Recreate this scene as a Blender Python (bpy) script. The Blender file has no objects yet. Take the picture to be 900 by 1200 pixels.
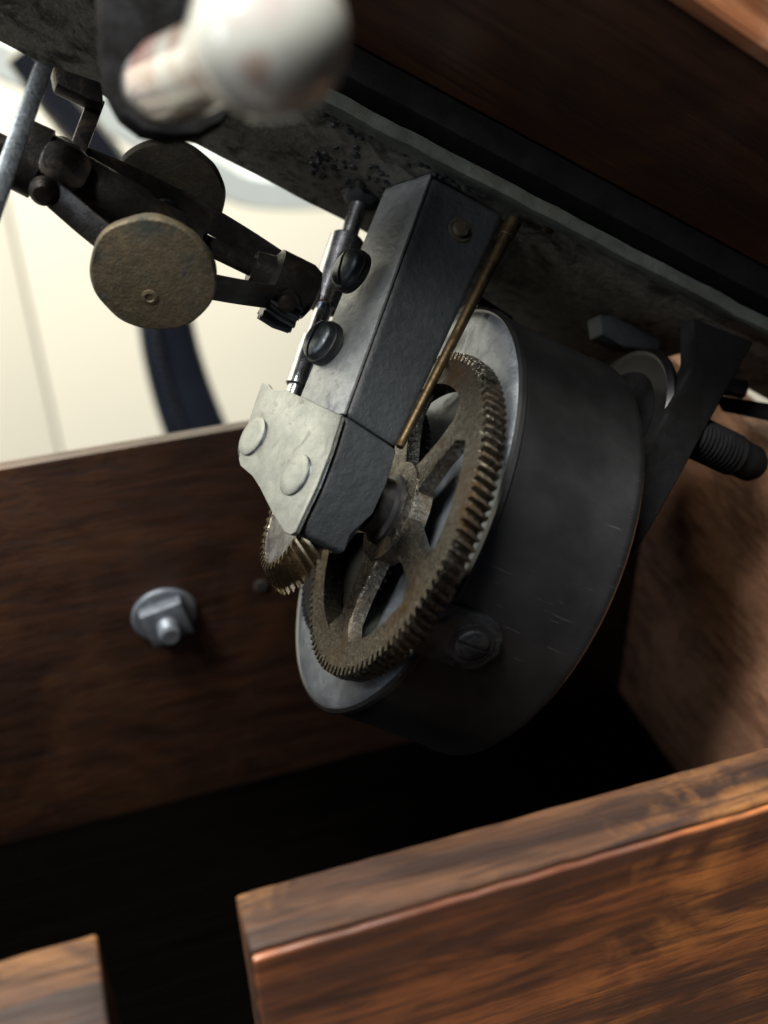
import bpy, bmesh, math, random
from mathutils import Vector, Matrix, noise
random.seed(7)
S = bpy.context.scene
COL = S.collection
R = math.radians

# ------------------------------------------------------------------ frames
def V(*p): return Vector(p)
CAM_Z = 0.325                                   # camera height above the table top
F = 1287.0                                      # focal length in photo pixels (900x1200)
# case axes (world axes) written in the camera's axes
cX = V(.952, .188, -.244).normalized()
cZ = V(-.011, .819, .574); cZ = (cZ - cX*cZ.dot(cX)).normalized()
cY = cZ.cross(cX)
ROT = Matrix((cX, cY, cZ))                      # camera -> world
CAM = V(0, 0, CAM_Z)
# motor axes: a = axle, n = down from the bedplate, e = across, away from the viewer
_a = V(.86, -.36, -.36).normalized()
_m = V(_a.y, -_a.x, 0).normalized()
if _m.y > 0: _m = -_m
_w = _a.cross(_m)
if _w.z > 0: _w = -_w
_s = .25
_n = (_m*math.sqrt(1-_s*_s) - _w*_s)
_e = (_w*math.sqrt(1-_s*_s) + _m*_s)
A, N, E_ = ROT@_a, ROT@_n, ROT@_e
def ray(x, y): return ROT @ V((x-450)/F, (600-y)/F, -1)
C0 = CAM + ray(470, 590)*.25                    # middle of the drum's front cover
MOT = Matrix(((A.x, N.x, E_.x), (A.y, N.y, E_.y), (A.z, N.z, E_.z)))   # motor -> world
MOTI = MOT.inverted()
def sight(x, y, axis, value, motor=True):
    """point on the plane axis=value that a line of sight meets, in motor (or case) coordinates"""
    r = ray(x, y)
    if motor:
        o = MOTI@(CAM-C0); d = MOTI@r
    else:
        o = CAM.copy(); d = r
    i = {'a': 0, 'n': 1, 'e': 2, 'X': 0, 'Y': 1, 'Z': 2}[axis]
    return o + d*((value-o[i])/d[i])

# ------------------------------------------------------------------ camera
cd = bpy.data.cameras.new('camera'); cam = bpy.data.objects.new('camera', cd); COL.objects.link(cam)
cam.matrix_world = Matrix.Translation(CAM) @ ROT.to_4x4()
cd.sensor_fit = 'VERTICAL'; cd.sensor_height = 24; cd.lens = 12/(600/F)
cd.clip_start = .005; cd.clip_end = 50
cd.dof.use_dof = True; cd.dof.focus_distance = .238; cd.dof.aperture_fstop = cd.lens/4.1
S.camera = cam
S.view_settings.view_transform = 'Standard'; S.view_settings.look = 'None'
S.view_settings.exposure = 0; S.view_settings.gamma = 1
# ------------------------------------------------------------------ light (a room with one window on the left)
W = bpy.data.worlds.new('World'); S.world = W; W.use_nodes = True
W.node_tree.nodes['Background'].inputs[0].default_value = (.62, .70, .82, 1)
W.node_tree.nodes['Background'].inputs[1].default_value = .025
def area(name, loc, target, size, size_y, power, col):
    l = bpy.data.lights.new(name, 'AREA'); l.shape = 'RECTANGLE'; l.size = size; l.size_y = size_y
    l.energy = power; l.color = col
    o = bpy.data.objects.new(name, l); COL.objects.link(o); o.location = loc
    o.rotation_euler = (Vector(target)-Vector(loc)).to_track_quat('-Z', 'Y').to_euler()
    return o
area('key_light', (-.76, -.30, 1.37), (.08, .20, .18), .26, .26, 18, (1.0, .97, .94))
area('window_light', (-1.9, -.25, .75), (.05, .2, .16), .6, .7, 8, (.80, .90, 1.0))
area('wall_wash_light', (-.5, .1, 2.4), (-.5, 1.3, .5), .8, .8, 260, (1.0, .97, .90))  # unseen area light added to brighten the cream wall

# ------------------------------------------------------------------ materials
def mat(name): 
    m = bpy.data.materials.new(name); m.use_nodes = True
    nt = m.node_tree; b = nt.nodes['Principled BSDF']
    return m, nt, b
def nd(nt, t, **kw):
    n = nt.nodes.new(t)
    for k, v in kw.items():
        if k in n.inputs: n.inputs[k].default_value = v
        else: setattr(n, k, v)
    return n
def ramp(nt, src, stops):
    r = nt.nodes.new('ShaderNodeValToRGB'); el = r.color_ramp.elements
    while len(el) < len(stops): el.new(.5)
    for e, (p, c) in zip(el, stops):
        e.position = p; e.color = (c, c, c, 1) if isinstance(c, (int, float)) else (*c, 1)
    nt.links.new(src, r.inputs[0]); return r.outputs[0]
def coords(nt, scale=(1, 1, 1), rot=(0, 0, 0)):
    tc = nt.nodes.new('ShaderNodeTexCoord'); mp = nt.nodes.new('ShaderNodeMapping')
    mp.inputs['Scale'].default_value = scale; mp.inputs['Rotation'].default_value = rot
    nt.links.new(tc.outputs['Object'], mp.inputs[0]); return mp.outputs[0]
def noise_tex(nt, co, scale, detail=6, rough=.6, dist=0):
    n = nd(nt, 'ShaderNodeTexNoise', Scale=scale, Detail=detail, Roughness=rough, Distortion=dist)
    nt.links.new(co, n.inputs['Vector']); return n.outputs['Fac']
def mix(nt, f, a, b, mode='MIX'):
    m = nt.nodes.new('ShaderNodeMix'); m.data_type = 'RGBA'; m.blend_type = mode
    for i, v in ((0, f), (6, a), (7, b)):
        s = m.inputs[i]
        if isinstance(v, (int, float)): s.default_value = v if i == 0 else (v, v, v, 1)
        elif isinstance(v, tuple): s.default_value = (*v, 1)
        else: nt.links.new(v, s)
    return m.outputs[2]
def bump(nt, b, h, strength, dist):
    n = nd(nt, 'ShaderNodeBump', Strength=strength, Distance=dist)
    nt.links.new(h, n.inputs['Height']); nt.links.new(n.outputs[0], b.inputs['Normal'])

def metal(name, c1, c2, rough=(.3, .5), metallic=1.0, scale=300, grime=(.02, .018, .014), gr=.5,
          bumps=.25, fine=1500, wear=None, coat=0, gscale=60, scratch=None, spec=.5):
    """metal or painted metal with mottled tone, dirt patches, pitting and (optional) bright worn edges"""
    m, nt, b = mat(name); co = coords(nt)
    n1 = noise_tex(nt, co, scale, 8, .65); n2 = noise_tex(nt, co, gscale, 8, .7, .6); n3 = noise_tex(nt, co, fine, 4, .6)
    col = mix(nt, ramp(nt, n1, [(.35, 0), (.65, 1)]), c1, c2)
    gm = ramp(nt, n2, [(max(0, gr-.08), 1), (gr+.08, 0)])
    col = mix(nt, gm, col, grime)
    met = None
    if wear:
        g = nt.nodes.new('ShaderNodeNewGeometry')
        pf = ramp(nt, g.outputs['Pointiness'], [(.515, 0), (.56, 1)])
        k = mix(nt, 1.0, pf, ramp(nt, n1, [(.4, 0), (.55, 1)]), 'MULTIPLY')
        col = mix(nt, k, col, wear)
    if scratch:
        for rot, th in (((.3, .2, .5), .70), ((1.1, .6, 2.0), .72)):
            sc_ = noise_tex(nt, coords(nt, (90, 2600, 2600), rot), 1, 2, .5)
            k = mix(nt, 1.0, ramp(nt, sc_, [(th, 0), (th+.03, 1)]), ramp(nt, noise_tex(nt, co, 55, 2, .5), [(.52, 0), (.62, .8)]), 'MULTIPLY')
            col = mix(nt, k, col, scratch)
    nt.links.new(col, b.inputs['Base Color'])
    b.inputs['Metallic'].default_value = metallic; b.inputs['Specular IOR Level'].default_value = spec
    mr = ramp(nt, n3, [(.3, rough[0]), (.7, rough[1])])
    rr = mix(nt, gm, mr, min(1., rough[1]+.25))
    nt.links.new(rr, b.inputs['Roughness'])
    if coat: b.inputs['Coat Weight'].default_value = coat; b.inputs['Coat Roughness'].default_value = .25
    bump(nt, b, mix(nt, .35, n1, n3), bumps, .0006)
    return m

def wood(name, dark, mid, light, axis=0, rough=(.25, .45), coat=.4, cross=150, along=9, patch=None, bumps=.3, rot=(0, 0, 0), specks=None, spec=.5, pr=(.52, .62)):
    """oak: long streaks along one axis, pores, darker figure, varnish of uneven gloss"""
    m, nt, b = mat(name)
    sc = [cross, cross, cross]; sc[axis] = along
    co = coords(nt, tuple(sc), rot); c1 = coords(nt, (1, 1, 1), rot)
    g1 = noise_tex(nt, co, 1.0, 8, .62, .9)
    s2 = [cross*5]*3; s2[axis] = along*5
    g2 = noise_tex(nt, coords(nt, tuple(s2), rot), 1.0, 5, .6, .2)
    g3 = noise_tex(nt, c1, 22, 5, .6, 1.0)
    col = mix(nt, ramp(nt, g1, [(.38, 0), (.62, 1)]), dark, mid)
    col = mix(nt, ramp(nt, g3, [(.48, 0), (.72, 1)]), col, light)
    col = mix(nt, ramp(nt, g2, [(.36, .75), (.5, 0)]), col, dark)
    if patch: col = mix(nt, ramp(nt, noise_tex(nt, co, .55, 4, .6, 1.4), [(pr[0], 0), (pr[1], .85)]), col, patch)
    if specks: col = mix(nt, ramp(nt, noise_tex(nt, c1, 95, 3, .5), [(.70, 0), (.76, .8)]), col, specks)
    nt.links.new(col, b.inputs['Base Color'])
    nt.links.new(ramp(nt, g2, [(.3, rough[1]), (.6, rough[0])]), b.inputs['Roughness'])
    b.inputs['Coat Weight'].default_value = coat; b.inputs['Coat Roughness'].default_value = .22; b.inputs['Specular IOR Level'].default_value = spec
    bump(nt, b, mix(nt, .5, g1, g2), bumps, .0008)
    return m

MT = {}
MT['steel'] = metal('bright_steel', (.60, .62, .66), (.42, .44, .48), (.2, .32), gr=.31, scale=200, gscale=200, bumps=.03, fine=250, grime=(.10, .10, .11))
MT['face'] = metal('machined_iron_face', (.36, .38, .40), (.25, .27, .29), (.36, .56), metallic=.8, gr=.38, scale=420, gscale=95, bumps=.45, grime=(.13, .13, .14))
MT['cap'] = metal('grey_plated_cap', (.32, .34, .35), (.21, .23, .24), (.25, .38), metallic=.95, gr=.38, scale=160, gscale=160, bumps=.16, grime=(.22, .22, .21))
MT['iron'] = metal('rough_black_cast_iron', (.017, .020, .023), (.013, .016, .018), (.5, .62), metallic=.0, gr=.34, scale=230, gscale=260, bumps=1.0, fine=620, spec=.3, grime=(.008, .009, .009))
MT['japan'] = metal('black_japanned_iron', (.010, .010, .011), (.006, .006, .007), (.32, .5), metallic=.2, gr=.4, scale=150, bumps=.25, grime=(.012, .010, .008))
MT['shell'] = metal('gunmetal_drum_shell', (.105, .107, .113), (.088, .090, .096), (.32, .39), metallic=1.0, gr=.22, scale=90, gscale=38, bumps=.03, fine=60, grime=(.062, .054, .046), scratch=(.42, .42, .42))
MT['cover'] = metal('zinc_drum_cover', (.27, .30, .335), (.16, .18, .21), (.34, .48), metallic=.9, gr=.40, scale=130, gscale=60, bumps=.3, grime=(.16, .16, .16))
MT['brass'] = metal('grimy_brass', (.075, .053, .029), (.04, .03, .018), (.42, .6), gr=.44, scale=420, gscale=120, bumps=.3, grime=(.045, .03, .016))
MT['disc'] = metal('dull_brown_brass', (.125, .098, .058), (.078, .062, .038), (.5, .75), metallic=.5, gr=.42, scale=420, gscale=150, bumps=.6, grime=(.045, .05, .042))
MT['gear'] = metal('greasy_gear_steel', (.25, .235, .20), (.062, .056, .046), (.16, .32), gr=.46, scale=900, gscale=70, bumps=.8, fine=2200, grime=(.06, .038, .019))
MT['gearblue'] = metal('polished_gear_steel', (.42, .40, .38), (.26, .24, .21), (.2, .38), gr=.38, scale=600, gscale=160, bumps=.3, grime=(.15, .09, .03))
MT['plate'] = metal('grimy_grey_bedplate', (.165, .155, .13), (.075, .073, .062), (.45, .7), metallic=.3, gr=.45, scale=500, gscale=130, bumps=.7, fine=1200, grime=(.02, .02, .016))
MT['lip'] = metal('worn_green_grey_lip', (.075, .085, .075), (.04, .047, .04), (.45, .7), metallic=.2, gr=.38, scale=170, gscale=110, bumps=.6, grime=(.03, .026, .02))
MT['darkbrass'] = metal('dark_brown_brass', (.035, .028, .018), (.022, .018, .012), (.5, .75), metallic=.4, gr=.42, scale=420, gscale=150, bumps=.6, grime=(.015, .015, .012))  # darker copy of the disc brass, for the rear disc and oil hole
MT['goldteeth'] = metal('golden_gear_steel', (.32, .26, .17), (.22, .18, .12), (.24, .3), gr=.36, scale=120, gscale=120, bumps=.0, fine=100, grime=(.12, .08, .04))
MT['governor'] = metal('oily_black_steel', (.030, .028, .027), (.015, .014, .014), (.25, .42), metallic=.7, gr=.42, scale=300, gscale=150, bumps=.35, grime=(.03, .02, .012))
MT['bar'] = metal('dull_nickel_bar', (.14, .16, .18), (.08, .09, .10), (.3, .5), gr=.35, scale=200, bumps=.2)
MT['nut'] = metal('grey_zinc_nut', (.17, .19, .22), (.10, .115, .135), (.4, .6), metallic=.6, gr=.36, scale=300, bumps=.4, grime=(.08, .08, .08))
MT['chair'] = metal('glossy_black_enamel', (.010, .013, .020), (.007, .009, .014), (.2, .3), metallic=.0, gr=.2, scale=20, bumps=.05, coat=.6)
MT['teal'] = metal('grey_enamel', (.45, .49, .47), (.40, .44, .43), (.4, .5), metallic=.0, gr=.2, scale=20, bumps=.05)
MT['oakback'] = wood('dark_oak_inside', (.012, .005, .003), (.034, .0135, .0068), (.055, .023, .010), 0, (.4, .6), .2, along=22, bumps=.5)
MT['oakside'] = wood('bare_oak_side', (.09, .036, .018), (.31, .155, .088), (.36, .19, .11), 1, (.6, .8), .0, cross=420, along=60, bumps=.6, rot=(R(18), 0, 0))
MT['oakfloor'] = wood('shade_black_floor_board', (.0004, .0003, .0003), (.0007, .0006, .0005), (.0007, .0006, .0005), 0, (.95, 1), 0, spec=0.0)  # near-zero colour: the lack of light inside the case is painted in
MT['oakrim'] = wood('worn_oak_rim', (.014, .007, .005), (.060, .028, .014), (.19, .085, .026), 0, (.5, .7), .0, cross=125, along=12, patch=(.014, .009, .008), bumps=.8, pr=(.50, .56), spec=.15, specks=(.45, .42, .40))
MT['oakfront'] = wood('orange_varnished_oak', (.040, .014, .008), (.25, .078, .024), (.46, .165, .04), 0, (.3, .48), .3, cross=85, along=12, patch=(.055, .022, .014), bumps=.5, pr=(.50, .60))
MT['oakboard'] = wood('red_brown_motor_board', (.022, .007, .0035), (.060, .022, .010), (.085, .035, .015), 0, (.4, .55), .25, cross=110, along=7, bumps=.3)
MT['oakedge'] = wood('lit_board_edge', (.22, .08, .035), (.42, .18, .085), (.5, .3, .2), 0, (.3, .45), .5, cross=140, along=8)  # far paler than the board: its lit side face is put into the colour

def porcelain():
    m, nt, b = mat('stained_white_porcelain'); co = coords(nt)
    n = noise_tex(nt, co, 75, 4, .55, .8)
    n2 = noise_tex(nt, coords(nt, (1, 1, 2.0)), 55, 4, .6, .4)
    col = mix(nt, ramp(nt, n, [(.55, 0), (.66, .9)]), (.32, .325, .30), (.15, .055, .028))
    col = mix(nt, ramp(nt, n2, [(.53, 0), (.66, .7)]), col, (.28, .175, .18))
    nt.links.new(col, b.inputs['Base Color']); b.inputs['Roughness'].default_value = .22
    b.inputs['Coat Weight'].default_value = .6; b.inputs['Coat Roughness'].default_value = .08
    return m
MT['porcelain'] = porcelain()
def plaster(name, c):
    m, nt, b = mat(name); co = coords(nt)
    n = noise_tex(nt, co, 3, 5, .6)
    nt.links.new(mix(nt, n, tuple(v*.95 for v in c), c), b.inputs['Base Color'])
    b.inputs['Roughness'].default_value = .7
    bump(nt, b, noise_tex(nt, co, 180, 3, .5), .1, .001)
    return m
MT['wall'] = plaster('cream_wall_paint', (.84, .80, .66))
MT['black'] = metal('matte_black_casting', (.007, .007, .008), (.005, .005, .006), (.6, .8), metallic=0, scale=400, bumps=.5, spec=.1, grime=(.003, .003, .003))
MT['hole'] = metal('hole_black', (.006, .004, .003), (.004, .003, .002), (.6, .8), metallic=0)
MT['table'] = wood('dark_table_top', (.02, .012, .008), (.035, .02, .012), (.04, .025, .015), 0)

# ------------------------------------------------------------------ mesh helpers
def vadd(bm, pts): return [bm.verts.new(p) for p in pts]
def face(bm, vs):
    try: return bm.faces.new(vs)
    except ValueError: return None
def prism(bm, pts, d):
    """polygon pts (3-D, any plane) extruded by vector d"""
    d = Vector(d); a = vadd(bm, pts); b = vadd(bm, [Vector(p)+d for p in pts]); k = len(pts)
    face(bm, a); face(bm, b[::-1])
    for i in range(k): face(bm, (a[i], b[i], b[(i+1) % k], a[(i+1) % k]))
def box(bm, lo, hi):
    (x0, y0, z0), (x1, y1, z1) = lo, hi
    prism(bm, [(x0, y0, z0), (x1, y0, z0), (x1, y1, z0), (x0, y1, z0)], (0, 0, z1-z0))
def basis(ax):
    ax = Vector(ax).normalized(); t = V(0, 0, 1) if abs(ax.z) < .8 else V(1, 0, 0)
    u = ax.cross(t).normalized(); return ax, u, ax.cross(u)
def lathe(bm, prof, o, ax, seg=48, close=True, u=None):
    """prof = [(t, r)] along the axis from point o"""
    ax, uu, vv = basis(ax)
    if u is not None: uu = Vector(u).normalized(); vv = ax.cross(uu)
    o = Vector(o); rings = []
    for t, r in prof:
        if r < 1e-6: rings.append([bm.verts.new(o+ax*t)])
        else: rings.append([bm.verts.new(o+ax*t+(uu*math.cos(q)+vv*math.sin(q))*r) for q in (2*math.pi*i/seg for i in range(seg))])
    for A_, B_ in zip(rings, rings[1:]):
        for i in range(seg):
            j = (i+1) % seg
            if len(A_) == 1 and len(B_) == 1: continue
            if len(A_) == 1: face(bm, (A_[0], B_[i], B_[j]))
            elif len(B_) == 1: face(bm, (A_[i], B_[0], A_[j]))
            else: face(bm, (A_[i], B_[i], B_[j], A_[j]))
    if close:
        if len(rings[0]) > 1: face(bm, rings[0][::-1])
        if len(rings[-1]) > 1: face(bm, rings[-1])
def rod(bm, p, q, r, r2=None, seg=24, ch=None):
    p = Vector(p); q = Vector(q); L = (q-p).length; r2 = r if r2 is None else r2; c = ch if ch is not None else min(r, r2)*.15
    lathe(bm, [(0, r-c), (c, r), (L-c, r2), (L, r2-c)], p, q-p, seg)
def sweep(bm, path, w, t, up, seg=1):
    """bar of width w, thickness t along a path; up = direction of the thickness"""
    rings = []
    P = [Vector(p) for p in path]
    for i, p in enumerate(P):
        d = (P[min(i+1, len(P)-1)]-P[max(i-1, 0)]).normalized()
        s = d.cross(Vector(up)).normalized(); u = s.cross(d)
        ww = w(i/(len(P)-1)) if callable(w) else w
        rings.append([bm.verts.new(p+s*a*ww*.5+u*b*t*.5) for a, b in ((-1, -.5), (-.8, -1), (.8, -1), (1, -.5), (1, .5), (.8, 1), (-.8, 1), (-1, .5))])
    for a, b in zip(rings, rings[1:]):
        for i in range(8): face(bm, (a[i], a[(i+1) % 8], b[(i+1) % 8], b[i]))
    face(bm, rings[0]); face(bm, rings[-1][::-1])
def spline(pts, n=8):
    P = [Vector(p) for p in pts]; P = [P[0]*2-P[1]]+P+[P[-1]*2-P[-2]]; out = []
    for i in range(1, len(P)-2):
        for k in range(n):
            t = k/n
            out.append(.5*((2*P[i])+(-P[i-1]+P[i+1])*t+(2*P[i-1]-5*P[i]+4*P[i+1]-P[i+2])*t*t+(-P[i-1]+3*P[i]-3*P[i+1]+P[i+2])*t**3))
    out.append(P[-2]); return out

def toothed(bm, c, a0, a1, R0, R1, rin, teeth, h, twist=0., arc=None, layers=2, rin1=None):
    """toothed ring in motor axes: axle along a (index 0), from a0 (radius R0) to a1 (radius R1)"""
    prof = []
    for k in range(teeth):
        for f, s in ((0., 0), (.16, 1), (.46, 1), (.62, 0), (.86, 0)):
            j = 1 + random.uniform(-.05, .05)
            prof.append(((k+f)/teeth*2*math.pi, -h*(1-s)*j))
    L = layers+1; outer = []; inner = []
    for i in range(L):
        t = i/layers; aa = a0+(a1-a0)*t; Rr = R0+(R1-R0)*t; ri = rin+((rin1 or rin)-rin)*t
        ring = []; ir = []
        for q, dr in prof:
            # small chamfer on the two end layers
            ch = .0004 if i in (0, L-1) else 0
            rr = Rr+dr-ch; qq = q+twist*t
            ring.append(bm.verts.new((aa, c[0]+rr*math.cos(qq), c[1]+rr*math.sin(qq))))
            if i in (0, L-1): ir.append(bm.verts.new((aa, c[0]+ri*math.cos(qq), c[1]+ri*math.sin(qq))))
        outer.append(ring)
        if ir: inner.append(ir)
    k = len(prof)
    for i in range(k):
        j = (i+1) % k
        for p, q in zip(outer, outer[1:]): face(bm, (p[i], p[j], q[j], q[i]))
        face(bm, (inner[0][i], inner[0][j], outer[0][j], outer[0][i]))
        face(bm, (outer[-1][i], outer[-1][j], inner[1][j], inner[1][i]))
        face(bm, (inner[1][i], inner[1][j], inner[0][j], inner[0][i]))

def finish(bm, name, m, parent=None, bevel=0, seg=2, sharp=32, kind=None, frame='motor', origin=None, wob=0):
    bmesh.ops.recalc_face_normals(bm, faces=bm.faces)
    if bevel:
        es = [e for e in bm.edges if len(e.link_faces) == 2 and e.calc_face_angle(0) > R(28)]
        try: bmesh.ops.bevel(bm, geom=es, offset=bevel, segments=seg, profile=.6, affect='EDGES', clamp_overlap=True)
        except Exception as x: print('bevel', name, x)
    if wob:
        for v in bm.verts: v.co += Vector(noise.noise_vector(v.co*180))*wob
    for f in bm.faces: f.smooth = True
    for e in bm.edges:
        if len(e.link_faces) == 2: e.smooth = e.calc_face_angle(0) < R(sharp)
    if parent is not None: o0 = Vector(parent['_o'])
    else: o0 = Vector(origin) if origin is not None else V(0, 0, 0)
    for v in bm.verts: v.co -= o0
    me = bpy.data.meshes.new(name); bm.to_mesh(me); bm.free(); me.materials.append(m)
    o = bpy.data.objects.new(name, me); COL.objects.link(o)
    if parent is not None:
        o.parent = parent; o['_o'] = parent['_o']
    else: place(o, frame, o0)
    if kind: o['kind'] = kind
    return o
def place(o, frame, o0):
    o['_o'] = tuple(o0)
    if frame == 'motor': o.matrix_world = Matrix.Translation(C0+MOT@Vector(o0)) @ MOT.to_4x4()
    else: o.matrix_world = Matrix.Translation(Vector(o0))
def thing(name, label, cat, origin, frame='motor', group=None):
    o = bpy.data.objects.new(name, None); COL.objects.link(o); o.empty_display_size = .01
    place(o, frame, Vector(origin)); o['label'] = label; o['category'] = cat
    if group: o['group'] = group
    return o
def part(name, m, parent, bevel=0, **kw):
    """decorator: the function fills the bmesh of a part"""
    def deco(fn):
        bm = bmesh.new(); fn(bm); return finish(bm, name, m, parent, bevel, **kw)
    return deco
def screw_head(parent, pos, nrm, r, h, slot_dir, m, name='screw_head', slot_w=.22, dome=True):
    """domed slotted screw head with the slot cut as real geometry (two half domes and a sunken floor)"""
    nrm = Vector(nrm).normalized(); s = Vector(slot_dir); s = (s-nrm*s.dot(nrm)).normalized(); t = nrm.cross(s)
    pos = Vector(pos); bm = bmesh.new(); w = r*slot_w*.5
    K = 18; rings = 5 if dome else 2
    for sg in (1, -1):
        th0 = math.asin(w/r); prev = None
        bot = [(r*math.cos(q), r*math.sin(q)*1.0) for q in [th0+(math.pi-2*th0)*i/K for i in range(K+1)]]
        lv = []
        for j in range(rings+1):
            f = j/rings
            sc = math.cos(f*1.2) if dome else (1 if j < 2 else .9); z = h*(.3+.7*math.sin(f*1.2)/math.sin(1.2)) if j else 0
            lv.append([bm.verts.new(pos+s*x*sc+t*sg*(w+(y-w)*sc)+nrm*z) for x, y in bot])
        for p, q in zip(lv, lv[1:]):
            for i in range(K): face(bm, (p[i], p[i+1], q[i+1], q[i]))
            face(bm, (p[0], q[0], q[-1], p[-1]))
        face(bm, lv[-1])
    lathe(bm, [(0, r*.97), (h*.35, r*.95)], pos, nrm, 32)
    return finish(bm, name, m, parent, 0, sharp=40)

def rough_up(bm, w):
    """round the edges, then cut the long ones so that wear can make them uneven"""
    bmesh.ops.recalc_face_normals(bm, faces=bm.faces)
    bmesh.ops.bevel(bm, geom=list(bm.edges), offset=w, segments=3, profile=.6, affect='EDGES')
    es = [e for e in bm.edges if abs(e.verts[0].co.x-e.verts[1].co.x) > .03]
    bmesh.ops.subdivide_edges(bm, edges=es, cuts=70, use_grid_fill=True)
# =================================================================== SETTING
WY = 1.35
wall = thing('wall', '', '', (0, WY, 0), 'case'); del wall['label']; del wall['category']; wall['kind'] = 'structure'
seam = sight(35, 365, 'Y', WY, False).x
for x0, x1 in ((-3.5, seam-1.0), (seam-.997, seam-.0015), (seam+.0015, seam+1.0), (seam+1.003, 3.0)):
    bm = bmesh.new(); box(bm, (x0, WY, -1), (x1, WY+.02, 2.6)); finish(bm, 'wall_panel', MT['wall'], wall, .003)
bm = bmesh.new(); box(bm, (-3.5, WY+.0205, -1), (3.0, WY+.06, 2.6)); finish(bm, 'wall_backing', MT['wall'], wall)
bm = bmesh.new(); box(bm, (-.40, -.12, -.04), (.45, .292, 0)); t = finish(bm, 'table_top', MT['table'], None, .004, frame='case', kind='structure')

# =================================================================== WOODEN CASE
rimZ = CAM_Z-.16
def cs(x, y, ax, v): return sight(x, y, ax, v, False)
backY = .16/.5915; inY = .16/1.3525; outY = .16/1.516; inX = cs(872, 492, 'Z', rimZ).x
slotL = cs(115, 1098, 'Y', inY).x; slotR = cs(275, 1048, 'Y', inY).x
floorZ = cs(0, 988, 'Y', backY).z
case = thing('wooden_case', 'open dark oak case with a slotted front board, holding the motor', 'wooden case', (0, .19, 0), 'case')
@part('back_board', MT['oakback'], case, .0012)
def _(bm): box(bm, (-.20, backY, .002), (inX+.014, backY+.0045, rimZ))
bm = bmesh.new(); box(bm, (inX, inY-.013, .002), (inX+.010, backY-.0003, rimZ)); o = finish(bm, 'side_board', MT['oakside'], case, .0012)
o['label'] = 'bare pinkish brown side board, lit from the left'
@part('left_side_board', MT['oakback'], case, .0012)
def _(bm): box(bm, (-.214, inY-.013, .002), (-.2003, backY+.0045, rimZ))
bpy.data.objects['left_side_board'].name = 'end_board'
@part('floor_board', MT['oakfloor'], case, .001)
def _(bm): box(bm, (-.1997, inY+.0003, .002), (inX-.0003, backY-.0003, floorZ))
def front(x0, x1, yo, name):
    fr = bmesh.new(); box(fr, (x0, yo+.0012, .02), (x1, inY, rimZ)); rough_up(fr, .0009); o = finish(fr, 'front_board', MT['oakrim'], case, wob=.0002)
    fr = bmesh.new(); box(fr, (x0+.0003, yo-.0003, .02), (x1-.0003, yo+.0011, rimZ-.0005)); rough_up(fr, .0007); finish(fr, 'veneer', MT['oakfront'], o, wob=.0002)
    return o
front(slotR, inX-.0004, outY, 'r')
front(-.1999, slotL, .16/1.516-.006, 'l')
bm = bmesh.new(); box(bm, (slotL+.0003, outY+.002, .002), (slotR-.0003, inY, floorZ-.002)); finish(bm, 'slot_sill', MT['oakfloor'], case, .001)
pg = cs(306, 686, 'Y', backY)
@part('hole_disc', MT['hole'], case, 0)
def _(bm): lathe(bm, [(-.003, .0024), (.0006, .0024), (.001, .0018)], pg, (0, -1, 0), 20)  # proud black disc standing in for a small dark hole

# bolt in the back board
bp = cs(193, 720, 'Y', backY); 
bolt = thing('square_nut_bolt', 'grey bolt with washer and square nut on the dark back board', 'bolt', (bp.x, backY, bp.z), 'case')
Z1 = bp
@part('washer', MT['nut'], bolt, .0002)
def _(bm):
    lathe(bm, [(-.002, .0101), (.0006, .0103), (.0013, .0096), (.0015, .0045)], bp, (0, -1, 0), 48)
@part('square_nut', MT['nut'], bolt, .0006)
def _(bm):
    s = .0066; q = R(12)
    pts = [bp+V(s*1.414*math.cos(q+R(45)+i*math.pi/2), -.0014, s*1.414*math.sin(q+R(45)+i*math.pi/2)) for i in range(4)]
    prism(bm, pts, (0, -.0042, 0))
@part('bolt_end', MT['nut'], bolt, 0)
def _(bm):
    pr = [(0, .0036)]
    for i in range(5): pr += [(.006+i*.0009, .0031), (.00645+i*.0009, .0034)]
    pr += [(.0108, .0034), (.0113, .0027)]
    lathe(bm, pr, bp, (0, -1, 0), 32)

# =================================================================== MOTOR BOARD
def P(x, y, **k): (ax, v), = k.items(); return sight(x, y, ax, v)
board = thing('motor_board', 'red-brown wooden motor board tilted up over the case', 'board', (.11, -.09, 0))
nb = -.080
near = lambda a: -.0213-.062*a
ed1, ed2 = P(790, 0, n=nb), P(900, 75, n=nb); sl = (ed2.z-ed1.z)/(ed2.x-ed1.x)
ez = lambda a, off=0: ed1.z+sl*(a-ed1.x)+off
@part('board_rail', MT['oakboard'], board, .0015, seg=3)
def _(bm):
    a0, a1 = -.17, .118
    prism(bm, [(a0, nb, ez(a0, .001)), (a1, nb, ez(a1, .001)), (a1, nb, near(a1)-.0065), (a0, nb, near(a0)-.0065)], (0, -.018, 0))
bm = bmesh.new(); a0, a1 = -.17, .118
prism(bm, [(a0, nb+.0008, ez(a0, -.004)), (a1, nb+.0008, ez(a1, -.004)), (a1, nb+.0008, ez(a1, .0008)), (a0, nb+.0008, ez(a0, .0008))], (0, -.02, 0))
finish(bm, 'edge_moulding', MT['oakedge'], board, .002, seg=3)
@part('top_board', MT['oakboard'], board, .001)
def _(bm): prism(bm, [(-.17, nb-.0183, -.115), (.118, nb-.0183, -.115), (.118, nb-.0183, .0), (.05, nb-.0183, .045), (-.17, nb-.0183, .02)], (0, -.012, 0))
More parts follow.
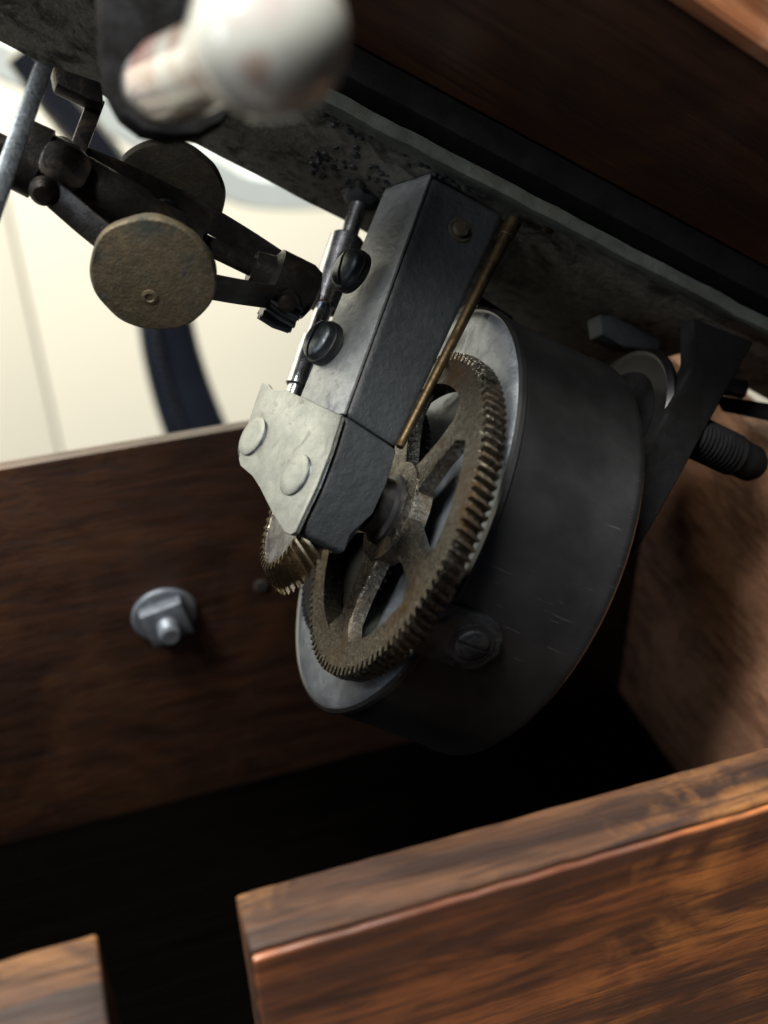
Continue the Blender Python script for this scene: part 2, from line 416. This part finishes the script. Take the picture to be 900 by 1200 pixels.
@part('rebate_shade', MT['black'], board, .001)
def _(bm): prism(bm, [(-.168, -.0731, near(-.168)-.0063), (.117, -.0731, near(.117)-.0063), (.117, -.0731, near(.117)+.0037), (-.168, -.0731, near(-.168)+.0037)], (0, -.0249, 0))  # black filler strip: the shadow of the recess is put into its colour

# =================================================================== BEDPLATE
plate = thing('motor_bedplate', 'grimy grey iron bedplate under the motor board, green worn edge', 'bedplate', (0, -.07, 0))
PN = -.07
farl = .0265
def jag(a, s): return noise.noise(V(a*90, s, 0))*.0005
@part('plate', MT['plate'], plate, .0007)
def _(bm):
    aa = [-.165+i*.28/70 for i in range(71)]
    pts = [(x, PN, near(x)+.0042) for x in aa]+[(x, PN, farl+jag(x, 3)+(.028 if -.016 < x < .066 else -.022 if x >= .066 else 0)) for x in aa[::-1]]
    prism(bm, pts, (0, -.0042, 0))
@part('rim_lip', MT['lip'], plate, .0007, wob=.00025)
def _(bm):
    aa = [-.165+i*.28/90 for i in range(91)]
    pts = [(x, PN+.0007, near(x)+jag(x, 9)) for x in aa]+[(x, PN+.0007, near(x)+.0040) for x in aa[::-1]]
    prism(bm, pts, (0, -.0036, 0))
# little rivet heads in the underside, right of the drum
for x, y in ((802, 386), (642, 268)):
    p = P(x, y, n=PN)
    bm = bmesh.new(); lathe(bm, [(-.0005, .0014), (.0006, .0013), (.001, .0006)], p, (0, 1, 0), 16); finish(bm, 'rivet', MT['brass'], plate)
# crust of grime heaped where the bracket meets the plate
@part('grime_crust', MT['iron'], plate, kind='stuff', wob=.0006)
def _(bm):
    for i in range(130):
        a = random.uniform(-.045, -.012); e = random.gauss(.004, .006)
        if i > 70: a = random.uniform(-.07, -.01); e = random.uniform(-.017, -.011)
        e = max(-.0155, min(.022, e))
        r = random.uniform(.0004, .0012)
        lathe(bm, [(-.0002, r), (r*.35, r*.8), (r*.6, r*.3)], (a, PN, e), (random.uniform(-.3, .3), 1, random.uniform(-.3, .3)), 7)

# =================================================================== BEARING BRACKET
TH = R(16)
gv = V(-math.sin(TH), 0, math.cos(TH)); nl = V(-math.cos(TH), 0, -math.sin(TH))
EC = V(-.0259, -.0074, -.02)
def lf(x, y, lift=0):
    """sight line onto the bracket's pale left face, lifted proud of it"""
    o = MOTI@(CAM-C0); d = MOTI@ray(x, y); q = EC+nl*lift
    return o + d*((q-o).dot(nl)/d.dot(nl))
brk = thing('bearing_bracket', 'heavy iron bearing bracket, pale left face and black front, hanging from the bedplate', 'bracket', (-.02, -.07, 0))
TL, TR = P(508, 205, n=PN+.0002), P(592, 252, n=PN+.0002)
BL, BR = P(406, 487, e=-.02), P(466, 526, e=-.02)
TL.z = max(TL.z, -.0165); 
def castg(bm, off=0):
    k = .0185
    f = [TL, TR, BR, BL]; g = [p+gv*k for p in f]; g[0] = TL+gv*.016
    a = vadd(bm, f); b = vadd(bm, g)
    face(bm, a); face(bm, b[::-1])
    for i in range(4): face(bm, (a[i], b[i], b[(i+1) % 4], a[(i+1) % 4]))
bm = bmesh.new(); castg(bm); cast = finish(bm, 'casting', MT['iron'], brk, .0016, seg=4)
# pale face plate, 0.6 mm proud of the casting's left side
q0, q1, q3, q2 = TL, BL, TL+gv*.016, BL+gv*.0185
fn = (q1-q0).cross(q3-q0).normalized(); fn = fn if fn.dot(nl) > 0 else -fn
@part('left_face', MT['face'], brk, .00035)
def _(bm): prism(bm, [q0+fn*.0001, q1+fn*.0001, q2+fn*.0001, q3+fn*.0001], fn*.0008)
dk = P(539, 270, e=-.0135)
fd = (TR-TL).cross(BL-TL).normalized(); fd = fd if fd.z < 0 else -fd
o_ = MOTI@(CAM-C0); d_ = MOTI@ray(539, 270); hp = o_+d_*((TL-o_).dot(fd)/d_.dot(fd))
@part('oil_hole', MT['darkbrass'], brk)
def _(bm): lathe(bm, [(-.0004, .0030), (.0002, .0029), (.0003, .0026), (.0002, .0020), (.0010, .0017), (.0011, .0009)], hp, fd, 28)
cap_px = [(405, 489), (392, 530), (376, 572), (358, 610), (351, 626), (345, 629), (338, 626), (323, 602), (309, 574), (300, 560), (286, 548), (284, 540), (287, 522), (295, 498), (304, 470), (311, 451), (318, 452), (322, 458), (331, 460), (340, 459), (352, 465), (380, 478)]
bl = thing('cap_block', 'black iron end block with pale riveted cap plate below the bracket', 'block', (-.03, 0, -.02))
@part('block_body', MT['iron'], bl, .0009, seg=3, wob=.00015)
def _(bm):
    body = [(406, 489), (393, 530), (378, 572), (360, 610), (352, 624), (344, 626), (326, 602), (311, 574), (302, 560), (291, 545), (300, 498), (316, 455)]
    pts = [lf(x, y, -.0003) for x, y in body]; d = (BR-BL)
    a = vadd(bm, pts); b = vadd(bm, [p+d*(1.0 if i < 2 else .95 if i < 3 else .8 if i < 6 else 1) + V(0, (0, 0, -.001, -.002, -.001, -.001, -.001, -.002)[i] if i < 8 else 0, 0) for i, p in enumerate(pts)]); k = len(pts)
    face(bm, a); face(bm, b[::-1])
    for i in range(k): face(bm, (a[i], b[i], b[(i+1) % k], a[(i+1) % k]))
cp = bmesh.new(); prism(cp, [lf(x, y, .0004) for x, y in cap_px], nl*.0011)
cap = finish(cp, 'cap_plate', MT['cap'], bl, .0003)
for x, y, r in ((347, 557, .0046), (297, 512, .0046)):
    p = lf(x, y, .0014)
    bm = bmesh.new(); lathe(bm, [(-.0006, r+.0005), (.00005, r+.0005)], p+V(0, .0004, .0004), nl, 40); finish(bm, 'rivet_seat', MT['japan'], bl)
    bm = bmesh.new(); lathe(bm, [(-.0006, r), (.0005, r), (.00065, r*.93), (.0007, r*.6), (.0007, 0)], p, nl, 40); finish(bm, 'rivet', MT['cap'], bl)
# slotted screws on the left face
for i, (x, y) in enumerate(((413, 318), (380, 402))):
    p = lf(x, y, .0007)
    t = thing('slotted_screw', ('upper' if i == 0 else 'lower')+' of two round slotted screws on the pale bracket face', 'screw', p, group='screws on the bracket face')
    @part('collar', MT['japan'], t, .0002)
    def _(bm): lathe(bm, [(-.001, .0051), (.0007, .0051), (.0010, .0047)], p, nl, 36)
    screw_head(t, p+nl*.0009, nl, .0046, .0026, V(0, 1, .25 if i else -.15), MT['bar'], 'head', .2)
# brass wire along the bracket's right edge
w0 = P(600, 263, n=PN+.0002); w1 = P(468, 524, a=-.0125)
wr = thing('brass_rod', 'thin brass rod running down the right edge of the black bracket', 'rod', w0)
w0 = w0+V(0, 0, -.004); w0 = P(600, 263, e=w0.z)
@part('rod_body', MT['brass'], wr)
def _(bm): rod(bm, w0, w1, .0014, .0009, 20)
@part('ferrule', MT['brass'], wr)
def _(bm):
    d = (w1-w0).normalized(); rod(bm, w0-d*.001, w0+d*.004, .0020, .0018, 20)

# =================================================================== VERTICAL SPINDLE
sa, se = -.0288, .0118
sp = thing('steel_spindle', 'bright steel spindle with a sleeve, left of the bracket', 'spindle', (sa, -.068, se))
def at_n(x, y): return P(x, y, e=se).y
@part('shaft', MT['steel'], sp)
def _(bm): rod(bm, (sa, -.0695, se), (sa, -.012, se), .0021, seg=28)
n0, n1 = at_n(386, 268), at_n(354, 350)
@part('sleeve', MT['steel'], sp)
def _(bm): rod(bm, (sa, n0, se), (sa, n1, se), .0043, seg=36, ch=.0005)
@part('lower_sleeve', MT['steel'], sp)
def _(bm): rod(bm, (sa, at_n(362, 392), se), (sa, at_n(344, 452), se), .0028, seg=28)
@part('pivot', MT['governor'], sp)
def _(bm): rod(bm, (sa, at_n(344, 452), se), (sa, at_n(340, 466), se), .0018, .0014, seg=20)
@part('top_bush', MT['iron'], sp, wob=.0002)
def _(bm): lathe(bm, [(0, .0050), (.0008, .0044), (.0016, .0034), (.002, .0022)], (sa, PN, se), (0, 1, 0), 24)

# =================================================================== GOVERNOR
gn, ge = -.0368, .0015
gov = thing('speed_governor', 'oily black governor shaft with spring arms, left of the steel spindle', 'governor', (-.06, gn, ge))
def ga(x, y): return P(x, y, e=ge).x
r1 = V(0, .78, -.625).normalized()
tang = V(1, 0, 0).cross(r1)
@part('shaft', MT['governor'], gov)
def _(bm): rod(bm, (-.112, gn, ge), (ga(372, 350), gn, ge), .0021)
@part('sleeve', MT['governor'], gov)
def _(bm):
    a0, a1 = ga(85, 205), ga(235, 278)
    lathe(bm, [(0, .0052), (.002, .0058), (a1-a0-.014, .0050), (a1-a0-.012, .0042), (a1-a0, .0040)], (a0, gn, ge), (1, 0, 0), 32)
@part('inner_collar', MT['governor'], gov)
def _(bm):
    a0, a1 = ga(315, 320), ga(365, 342)
    lathe(bm, [(-.004, .0038), (0, .0046), (.001, .0066), (a1-a0-.002, .0066), (a1-a0, .0058), (a1-a0+.0012, .003)], (a0, gn, ge), (1, 0, 0), 36)
@part('outer_collar', MT['governor'], gov, wob=.0003)
def _(bm):
    a0, a1 = ga(18, 180), ga(92, 215)
    k = .0072
    L = a1-a0; lathe(bm, [(0, k*.8), (.001, k), (L*.4, k*1.02), (L*.42, k*.9), (L*.8, k*.92), (L, k*.78)], (a0, gn, ge), (1, 0, 0), 40)
@part('bearing_cheek', MT['governor'], gov, .0005)
def _(bm):
    a0, a1 = ga(45, 190), ga(98, 220)
    prism(bm, [V((a0+a1)/2+math.copysign(abs(math.cos(t))**.6, math.cos(t))*(a1-a0)/2, gn+.001+math.copysign(abs(math.sin(t))**.6, math.sin(t))*.0042, ge-.0062) for t in [i*math.pi/10 for i in range(20)]], (0, 0, -.0014))
@part('worm', MT['bar'], gov)
def _(bm):
    a0 = ga(347, 350)
    c = (gn+.0062, ge-.001); toothed(bm, c, a0-.0065, a0+.001, .0048, .0048, .001, 13, .0011, .25)
# nuts that hold the spring arms
for x, y in ((199, 240),):
    pass
def disc_centre(sgn, a): return V(a, gn, ge)+r1*(.020 if sgn > 0 else -.0135)
a_d1 = P(180, 320, e=(ge+r1.z*.020)).x
a_d2 = P(206, 207, e=(ge-r1.z*.0135)).x
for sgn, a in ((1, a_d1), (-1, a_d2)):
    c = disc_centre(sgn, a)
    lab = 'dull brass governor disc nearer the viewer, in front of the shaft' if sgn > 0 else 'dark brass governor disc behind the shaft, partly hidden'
    @part('weight_disc', MT['disc'] if sgn > 0 else MT['darkbrass'], gov, .0003, wob=.0004)
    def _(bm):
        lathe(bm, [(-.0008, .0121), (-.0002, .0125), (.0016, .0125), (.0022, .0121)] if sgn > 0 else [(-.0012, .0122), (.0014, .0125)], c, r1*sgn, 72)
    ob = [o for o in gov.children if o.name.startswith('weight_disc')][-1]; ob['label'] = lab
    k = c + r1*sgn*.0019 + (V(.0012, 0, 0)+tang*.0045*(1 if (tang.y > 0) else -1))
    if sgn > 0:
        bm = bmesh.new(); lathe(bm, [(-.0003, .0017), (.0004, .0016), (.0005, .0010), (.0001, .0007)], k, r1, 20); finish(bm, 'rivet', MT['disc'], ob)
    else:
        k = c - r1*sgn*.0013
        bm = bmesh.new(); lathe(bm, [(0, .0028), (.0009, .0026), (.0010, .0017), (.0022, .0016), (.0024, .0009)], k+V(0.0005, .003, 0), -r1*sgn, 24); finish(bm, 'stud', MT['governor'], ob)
    # bent spring arms from both collars to the disc
    for s0, s1 in ((ga(70, 210), a-.006), (ga(335, 328), a+.006)):
        base = V(s0, gn, ge)+r1*sgn*(.0066 if s0 > a else .0092)
        end = V(s1, gn, ge)+r1*sgn*(.0182 if sgn > 0 else .0118)
        mid = base.lerp(end, .5)+r1*sgn*.0006
        bm = bmesh.new(); sweep(bm, spline([base, mid, end, end+V((1 if s1 < a else -1)*.006, 0, 0)], 6), .0062, .0009, r1*sgn); finish(bm, 'spring_arm', MT['governor'], gov)
    # arm screws on the inner collar
    q = V(ga(338, 331), gn, ge)+r1*sgn*.0068
    bm = bmesh.new(); lathe(bm, [(0, .0030), (.0012, .0029), (.0013, .0020), (.0026, .0019), (.0030, .0012)], q, r1*sgn, 20); finish(bm, 'arm_screw', MT['governor'], gov)
    q = V(ga(60, 205), gn, ge)+r1*sgn*.0092
    bm = bmesh.new(); lathe(bm, [(0, .0030), (.0014, .0028), (.0022, .0018)], q, r1*sgn, 20); finish(bm, 'arm_screw', MT['governor'], gov)

# posts that carry the governor
g1 = thing('nickel_lever', 'flat grey metal lever crossing in front of the governor at the left edge', 'lever', P(52, 80, e=-.016))
@part('lever_blade', MT['bar'], g1, .0006)
def _(bm):
    pts = [P(x, y, e=-.016) for x, y in ((42, 70), (64, 76), (20, 200), (-10, 290), (-36, 290), (-8, 205))]
    prism(bm, pts, (0, 0, .0022))
g2 = thing('governor_post', 'short dark post between bedplate and governor sleeve', 'post', (ga(108, 150), PN, ge))
@part('post_blade', MT['governor'], g2, .0005)
def _(bm):
    pts = [P(x, y, e=ge+.003) for x, y in ((104, 112), (124, 118), (98, 188), (78, 182))]
    prism(bm, pts, (0, 0, .005))
@part('foot', MT['governor'], g2, .0008)
def _(bm):
    pts = [P(x, y, e=ge-.002) for x, y in ((62, 76), (120, 96), (122, 122), (104, 116), (66, 98))]
    prism(bm, pts, (0, 0, .005))

# =================================================================== PORCELAIN KNOB AND ITS LUG
lugE = -.055
lug = thing('handle_lug', 'rounded black iron lug behind the porcelain knob', 'lug', P(200, 20, e=lugE))
@part('lug_plate', MT['black'], lug, .0012, seg=3)
def _(bm):
    px = [(112, -60), (116, 0), (119, 60), (127, 104), (143, 134), (168, 153), (200, 161), (235, 158), (262, 143), (282, 118), (296, 85), (330, 10), (350, -60)]
    prism(bm, [P(x, y, e=lugE) for x, y in px], (0, 0, .004))
p0 = MOTI@(CAM+ray(184, 101)*.166-C0); p1 = MOTI@(CAM+ray(328, 38)*.117-C0)
kn = thing('porcelain_knob', 'white porcelain knob with pink and brown stains, blurred at the top', 'knob', p0)
ax = (p1-p0); L = ax.length
@part('knob_body', MT['porcelain'], kn)
def _(bm):
    pr = [(.000, .0046), (.0010, .0053), (.003, .0055), (.0094, .0061), (.0120, .0060), (.0138, .0076), (.0158, .0084), (.0180, .0084), (.0192, .0080), (.0205, .0084), (.0225, .0094), (.0250, .0102), (.0285, .0104)]
    sh_ = max(0, L-.0265); pr = [(t if t < .0095 else t*.85+sh_, rr if t < .0095 else rr*.84) for t, rr in pr]
    e0 = pr[-1][0]
    pr += [(e0+.0068*math.sin(R(x)), .0087*math.cos(R(x))) for x in (15, 30, 45, 60, 75, 84, 90)]
    lathe(bm, pr, p0, ax, 64)
@part('iron_ferrule', MT['bar'], kn)
def _(bm): lathe(bm, [(-.006, .0036), (-.003, .0046), (.0005, .0055), (.0014, .0056), (.002, .0053)], p0, ax, 36)

# =================================================================== SPRING DRUM
dn, de, dR = -.00125, .0074, .05025
drum = thing('spring_drum', 'large dark gunmetal spring drum with a pale zinc front cover', 'spring drum', (.012, dn, de))
dO = (0, dn, de)
DL = .0335
@part('drum_shell', MT['shell'], drum)
def _(bm):
    lathe(bm, [(.0020, dR-.0016), (.0014, dR-.0008), (.0018, dR), (.0028, dR+.0002), (.0034, dR-.0004), (.0040, dR-.0003), (DL-.003, dR+.0003), (DL-.0022, dR+.0007), (DL-.0008, dR+.0007), (DL, dR), (DL, dR-.003)], dO, (1, 0, 0), 160)
@part('front_cover', MT['cover'], drum)
def _(bm):
    lathe(bm, [(.0014, .010), (.0014, .028), (.0010, .0335), (.0016, .0350), (.0014, .0425), (.0010, .0436), (.0011, .0470), (.0013, dR-.0020), (.0018, dR-.0012), (.0022, dR-.0012), (.003, dR-.003)], dO, (1, 0, 0), 160)
# tab with screw on the shell
tp = None
def shell_pt(x, y, r=dR+.0002):
    o = MOTI@(CAM-C0); d = MOTI@ray(x, y)
    oy, oz = o.y-dn, o.z-de; A2 = d.y**2+d.z**2; B2 = oy*d.y+oz*d.z; C2 = oy*oy+oz*oz-r*r
    t = (-B2-math.sqrt(B2*B2-A2*C2))/A2; return o+d*t
tb = shell_pt(551, 750)
th = math.atan2(tb.z-de, tb.y-dn)
def sh(a, q, r): return V(a, dn+r*math.cos(q), de+r*math.sin(q))
print('tab a', tb.x, 'theta', math.degrees(th))
@part('retaining_tab', MT['bar'], drum, .0002)
def _(bm):
    hw = .0062; pts = []
    ae = tb.x
    for i in range(9): q = R(-90+i*22.5); pts.append((ae+hw*math.cos(q), hw*math.sin(q)))
    pts += [(-.0006, hw), (-.0006, -hw)]
    # subdivide so that the tab follows the curve of the shell
    cols = 14; a_all = [(-.0006+(ae+hw+.0006)*i/cols) for i in range(cols+1)]
    lo = []; 
    for layer in (dR+.0001, dR+.0016):
        rowv = []
        for av in a_all:
            h = hw if av <= ae else math.sqrt(max(hw*hw-(av-ae)**2, 1e-8))
            rowv.append([bm.verts.new(sh(av, th+h*s/dR, layer)) for s in (-1, -.5, 0, .5, 1)])
        lo.append(rowv)
    for rowv in lo:
        for p, q in zip(rowv, rowv[1:]):
            for i in range(4): face(bm, (p[i], p[i+1], q[i+1], q[i]))
    for p, q, p2, q2 in zip(lo[0], lo[0][1:], lo[1], lo[1][1:]):
        for i in (0, 4): face(bm, (p[i], q[i], q2[i], p2[i]))
    for k in (0, -1):
        for i in range(4): face(bm, (lo[0][k][i], lo[0][k][i+1], lo[1][k][i+1], lo[1][k][i]))
rad = V(0, math.cos(th), math.sin(th))
tabo = [o for o in drum.children if o.name == 'retaining_tab'][0]
bm = bmesh.new(); lathe(bm, [(0, .0046), (.0003, .0046)], sh(tb.x, th, dR+.0015), rad, 32); finish(bm, 'countersink', MT['japan'], tabo)
screw_head(drum, sh(tb.x, th, dR+.0016), rad, .0034, .0008, V(1, 0, 0), MT['bar'], 'tab_screw', .2, False)
# lug on top of the drum
lp = P(628, 352, e=-.002)
@part('top_lug', MT['japan'], drum, .0006)
def _(bm):
    prism(bm, [(.002, -.0535, -.004), (.012, -.0525, -.004), (.012, -.0485, -.004), (.002, -.0485, -.004)], (0, 0, .014))
@part('barrel_axle', MT['steel'], drum)
def _(bm): rod(bm, (-.0015, dn, de), (.002, dn, de), .0042, seg=32)

# toothed ring carried by the drum's cover
rg = thing('drum_gear', 'toothed drum ring between the spoked gear and the drum cover', 'gear', (-.003, dn, de))
bm = bmesh.new(); toothed(bm, (dn+.0035, de+.0100), -.0022, -.0008, .0305, .0305, .027, 88, .0016, .02); finish(bm, 'toothed_ring', MT['japan'], rg)
bm = bmesh.new(); lathe(bm, [(-.0002, .0278), (.0004, .0280)], (-.0021, dn+.0035, de+.0100), (1, 0, 0), 64, close=True); finish(bm, 'ring_web', MT['japan'], rg)

# =================================================================== SPOKED GEAR
GC = (.00575, -.0122); GR = .0371; GA0, GA1 = -.0072, -.0026
gear = thing('spoked_gear', 'large brown-stained spoked gear wheel in front of the drum', 'gear', (GA0, GC[0], GC[1]))
bm = bmesh.new(); toothed(bm, GC, GA0, GA1, GR, GR, .0294, 108, .0017, .03); finish(bm, 'toothed_rim', MT['gear'], gear, sharp=28)
SP0 = R(16)
for k in range(5):
    q = SP0+k*2*math.pi/5; d = V(0, math.cos(q), math.sin(q)); s = V(0, -math.sin(q), math.cos(q)); c = V(0, GC[0], GC[1])
    bm = bmesh.new(); pts = []
    prof = [(.006, .0052), (.012, .0037), (.019, .0030), (.025, .0034), (.0284, .0070), (.0301, .0105)]
    pts = [c+d*r+s*w+V(GA0+.0003, 0, 0) for r, w in prof]+[c+d*r-s*w+V(GA0+.0003, 0, 0) for r, w in prof[::-1]]
    prism(bm, pts, (.0034, 0, 0)); finish(bm, 'spoke', MT['gear'], gear, .0005)
@part('hub', MT['gear'], gear)
def _(bm): lathe(bm, [(-.0006, .0052), (-.0006, .0095), (.0, .0112), (.0042, .0112), (.0045, .005)], (GA0, GC[0], GC[1]), (1, 0, 0), 56)
@part('arbor', MT['japan'], gear)
def _(bm): lathe(bm, [(-.0075, .0046), (-.007, .0050), (-.0052, .0050), (-.005, .0064), (-.002, .0064), (-.0015, .0078), (-.0003, .0078)], (GA0, GC[0], GC[1]), (1, 0, 0), 40)

# small bevel gear under the cap block
bc = V(-.0205, .0106, .0012); print('bevel', bc)
bg = thing('bevel_gear', 'small bronze-tinted toothed gear peeping out below the pale riveted cap', 'gear', bc)
bm = bmesh.new(); toothed(bm, (bc.y, bc.z), bc.x-.0040, bc.x+.0016, .0146, .0186, .0128, 44, .0017, .16, layers=3, rin1=.0165); finish(bm, 'toothed_ring', MT['goldteeth'], bg, sharp=25)
@part('gear_dish', MT['steel'], bg)
def _(bm): lathe(bm, [(-.0036, .0130), (-.0036, .0124), (-.0016, .0108), (-.0004, .0088), (-.0016, .0080), (-.0016, .003)], bc, (1, 0, 0), 56)

# =================================================================== RIGHT-HAND SIDE CASTING
rb = thing('strut_bracket', 'black slanting strut casting right of the drum, seen dark against the case', 'bracket', (.055, PN, 0))
sa0 = .040
@part('strut', MT['black'], rb, .001, seg=3)
def _(bm):
    e0 = -.0245
    pts = [P(x, y, e=e0) for x, y in ((812, 372), (885, 400), (866, 432), (812, 532), (780, 590), (742, 655), (715, 690), (700, 660), (745, 555), (812, 425))]
    prism(bm, pts, (0, 0, .005))
@part('foot_pad', MT['iron'], rb, .0008, wob=.0002)
def _(bm):
    pts = [P(x, y, e=.004) for x, y in ((703, 368), (778, 372), (774, 409), (732, 407), (706, 392))]
    prism(bm, pts, (0, 0, .006))
b0 = P(806, 508, e=-.019); 
wa = thing('winding_stub', 'black ribbed winding stub poking right from the strut', 'shaft end', b0)
@part('ribbed_stub', MT['black'], wa)
def _(bm):
    b1 = P(876, 541, e=-.018); L = (b1-b0).length; pr = [(-.006, .0048)]
    k = int(L*.72/.0013)
    for i in range(k): pr += [(i*.0013, .0053), (i*.0013+.0006, .0049)]
    pr += [(L*.74, .0053), (L*.78, .0048), (L*.9, .0047), (L+.0015, .0046), (L+.0034, .0034), (L+.004, .001)]
    lathe(bm, pr, b0, b1-b0, 36)
# ratchet ring behind the drum
rr = thing('ratchet_drum', 'smaller dark ratchet drum with blue-lit rim behind the spring drum', 'drum', (.036, dn, de))
@part('ring', MT['shell'], rr)
def _(bm): lathe(bm, [(.0006, .016), (.0006, .0200), (.0, .0208), (.0010, .0220), (.0022, .0220), (.0032, .0205), (.0045, .0195), (.010, .0195), (.0105, .016)], (DL+.0135, -.0385, -.002), (1, 0, 0), 128)
@part('core', MT['black'], rr)
def _(bm): lathe(bm, [(.0005, .0155), (.0098, .0155)], (DL+.0135, -.0385, -.002), (1, 0, 0), 96)
# black hinge bar along the top of the side board
h0 = CAM+ray(838, 470)*.285
nr = thing('hinge_bar', 'narrow black hinge bar above the bare side board, right edge', 'hinge', h0, 'case')
@part('bar_leaf', MT['black'], nr, .0006)
def _(bm):
    pts = [CAM+ray(x, y)*.285 for x, y in ((836, 462), (1000, 489), (1000, 514), (846, 482))]
    prism(bm, pts, ray(860, 460)*.006)
@part('end_knuckle', MT['bar'], nr, .0003)
def _(bm):
    a_, b_ = CAM+ray(846, 452)*.287, CAM+ray(874, 457)*.287
    rod(bm, a_, b_, .0024, seg=24)

# =================================================================== FAR BACKGROUND
CY = .66
cl = thing('chair_leg', 'glossy black curved chair leg against the cream wall', 'chair leg', cs(235, 560, 'Y', CY), 'case')
path = [(20, 60), (62, 112), (120, 185), (165, 265), (188, 350), (202, 420), (224, 490), (262, 580), (330, 720)]
pp = spline([cs(x, y, 'Y', CY) for x, y in path], 6)
bm = bmesh.new(); sweep(bm, pp, lambda t: .016+.034*t, .018, (0, 1, 0)); finish(bm, 'curved_bar', MT['chair'], cl, sharp=60)
bm = bmesh.new(); sweep(bm, [p+V(-.008, -.010, .0) for p in pp[6:]], .0040, .006, (0, 1, 0)); finish(bm, 'highlight_strip', MT['steel'], cl, sharp=60)  # bright strip standing for the highlight line along the leg
gr_ = thing('grey_rail', 'blurred pale grey-green rail just under the bedplate at left', 'rail', cs(250, 210, 'Y', .85), 'case')
bm = bmesh.new(); sweep(bm, spline([cs(x, y, 'Y', .85) for x, y in ((-60, 40), (90, 110), (230, 190), (300, 222), (420, 222))], 6), .027, .02, (0, 1, 0)); finish(bm, 'rail_bar', MT['teal'], gr_, sharp=60)

for o in bpy.data.objects:
    if '_o' in o: del o['_o']
S.render.engine = 'CYCLES'
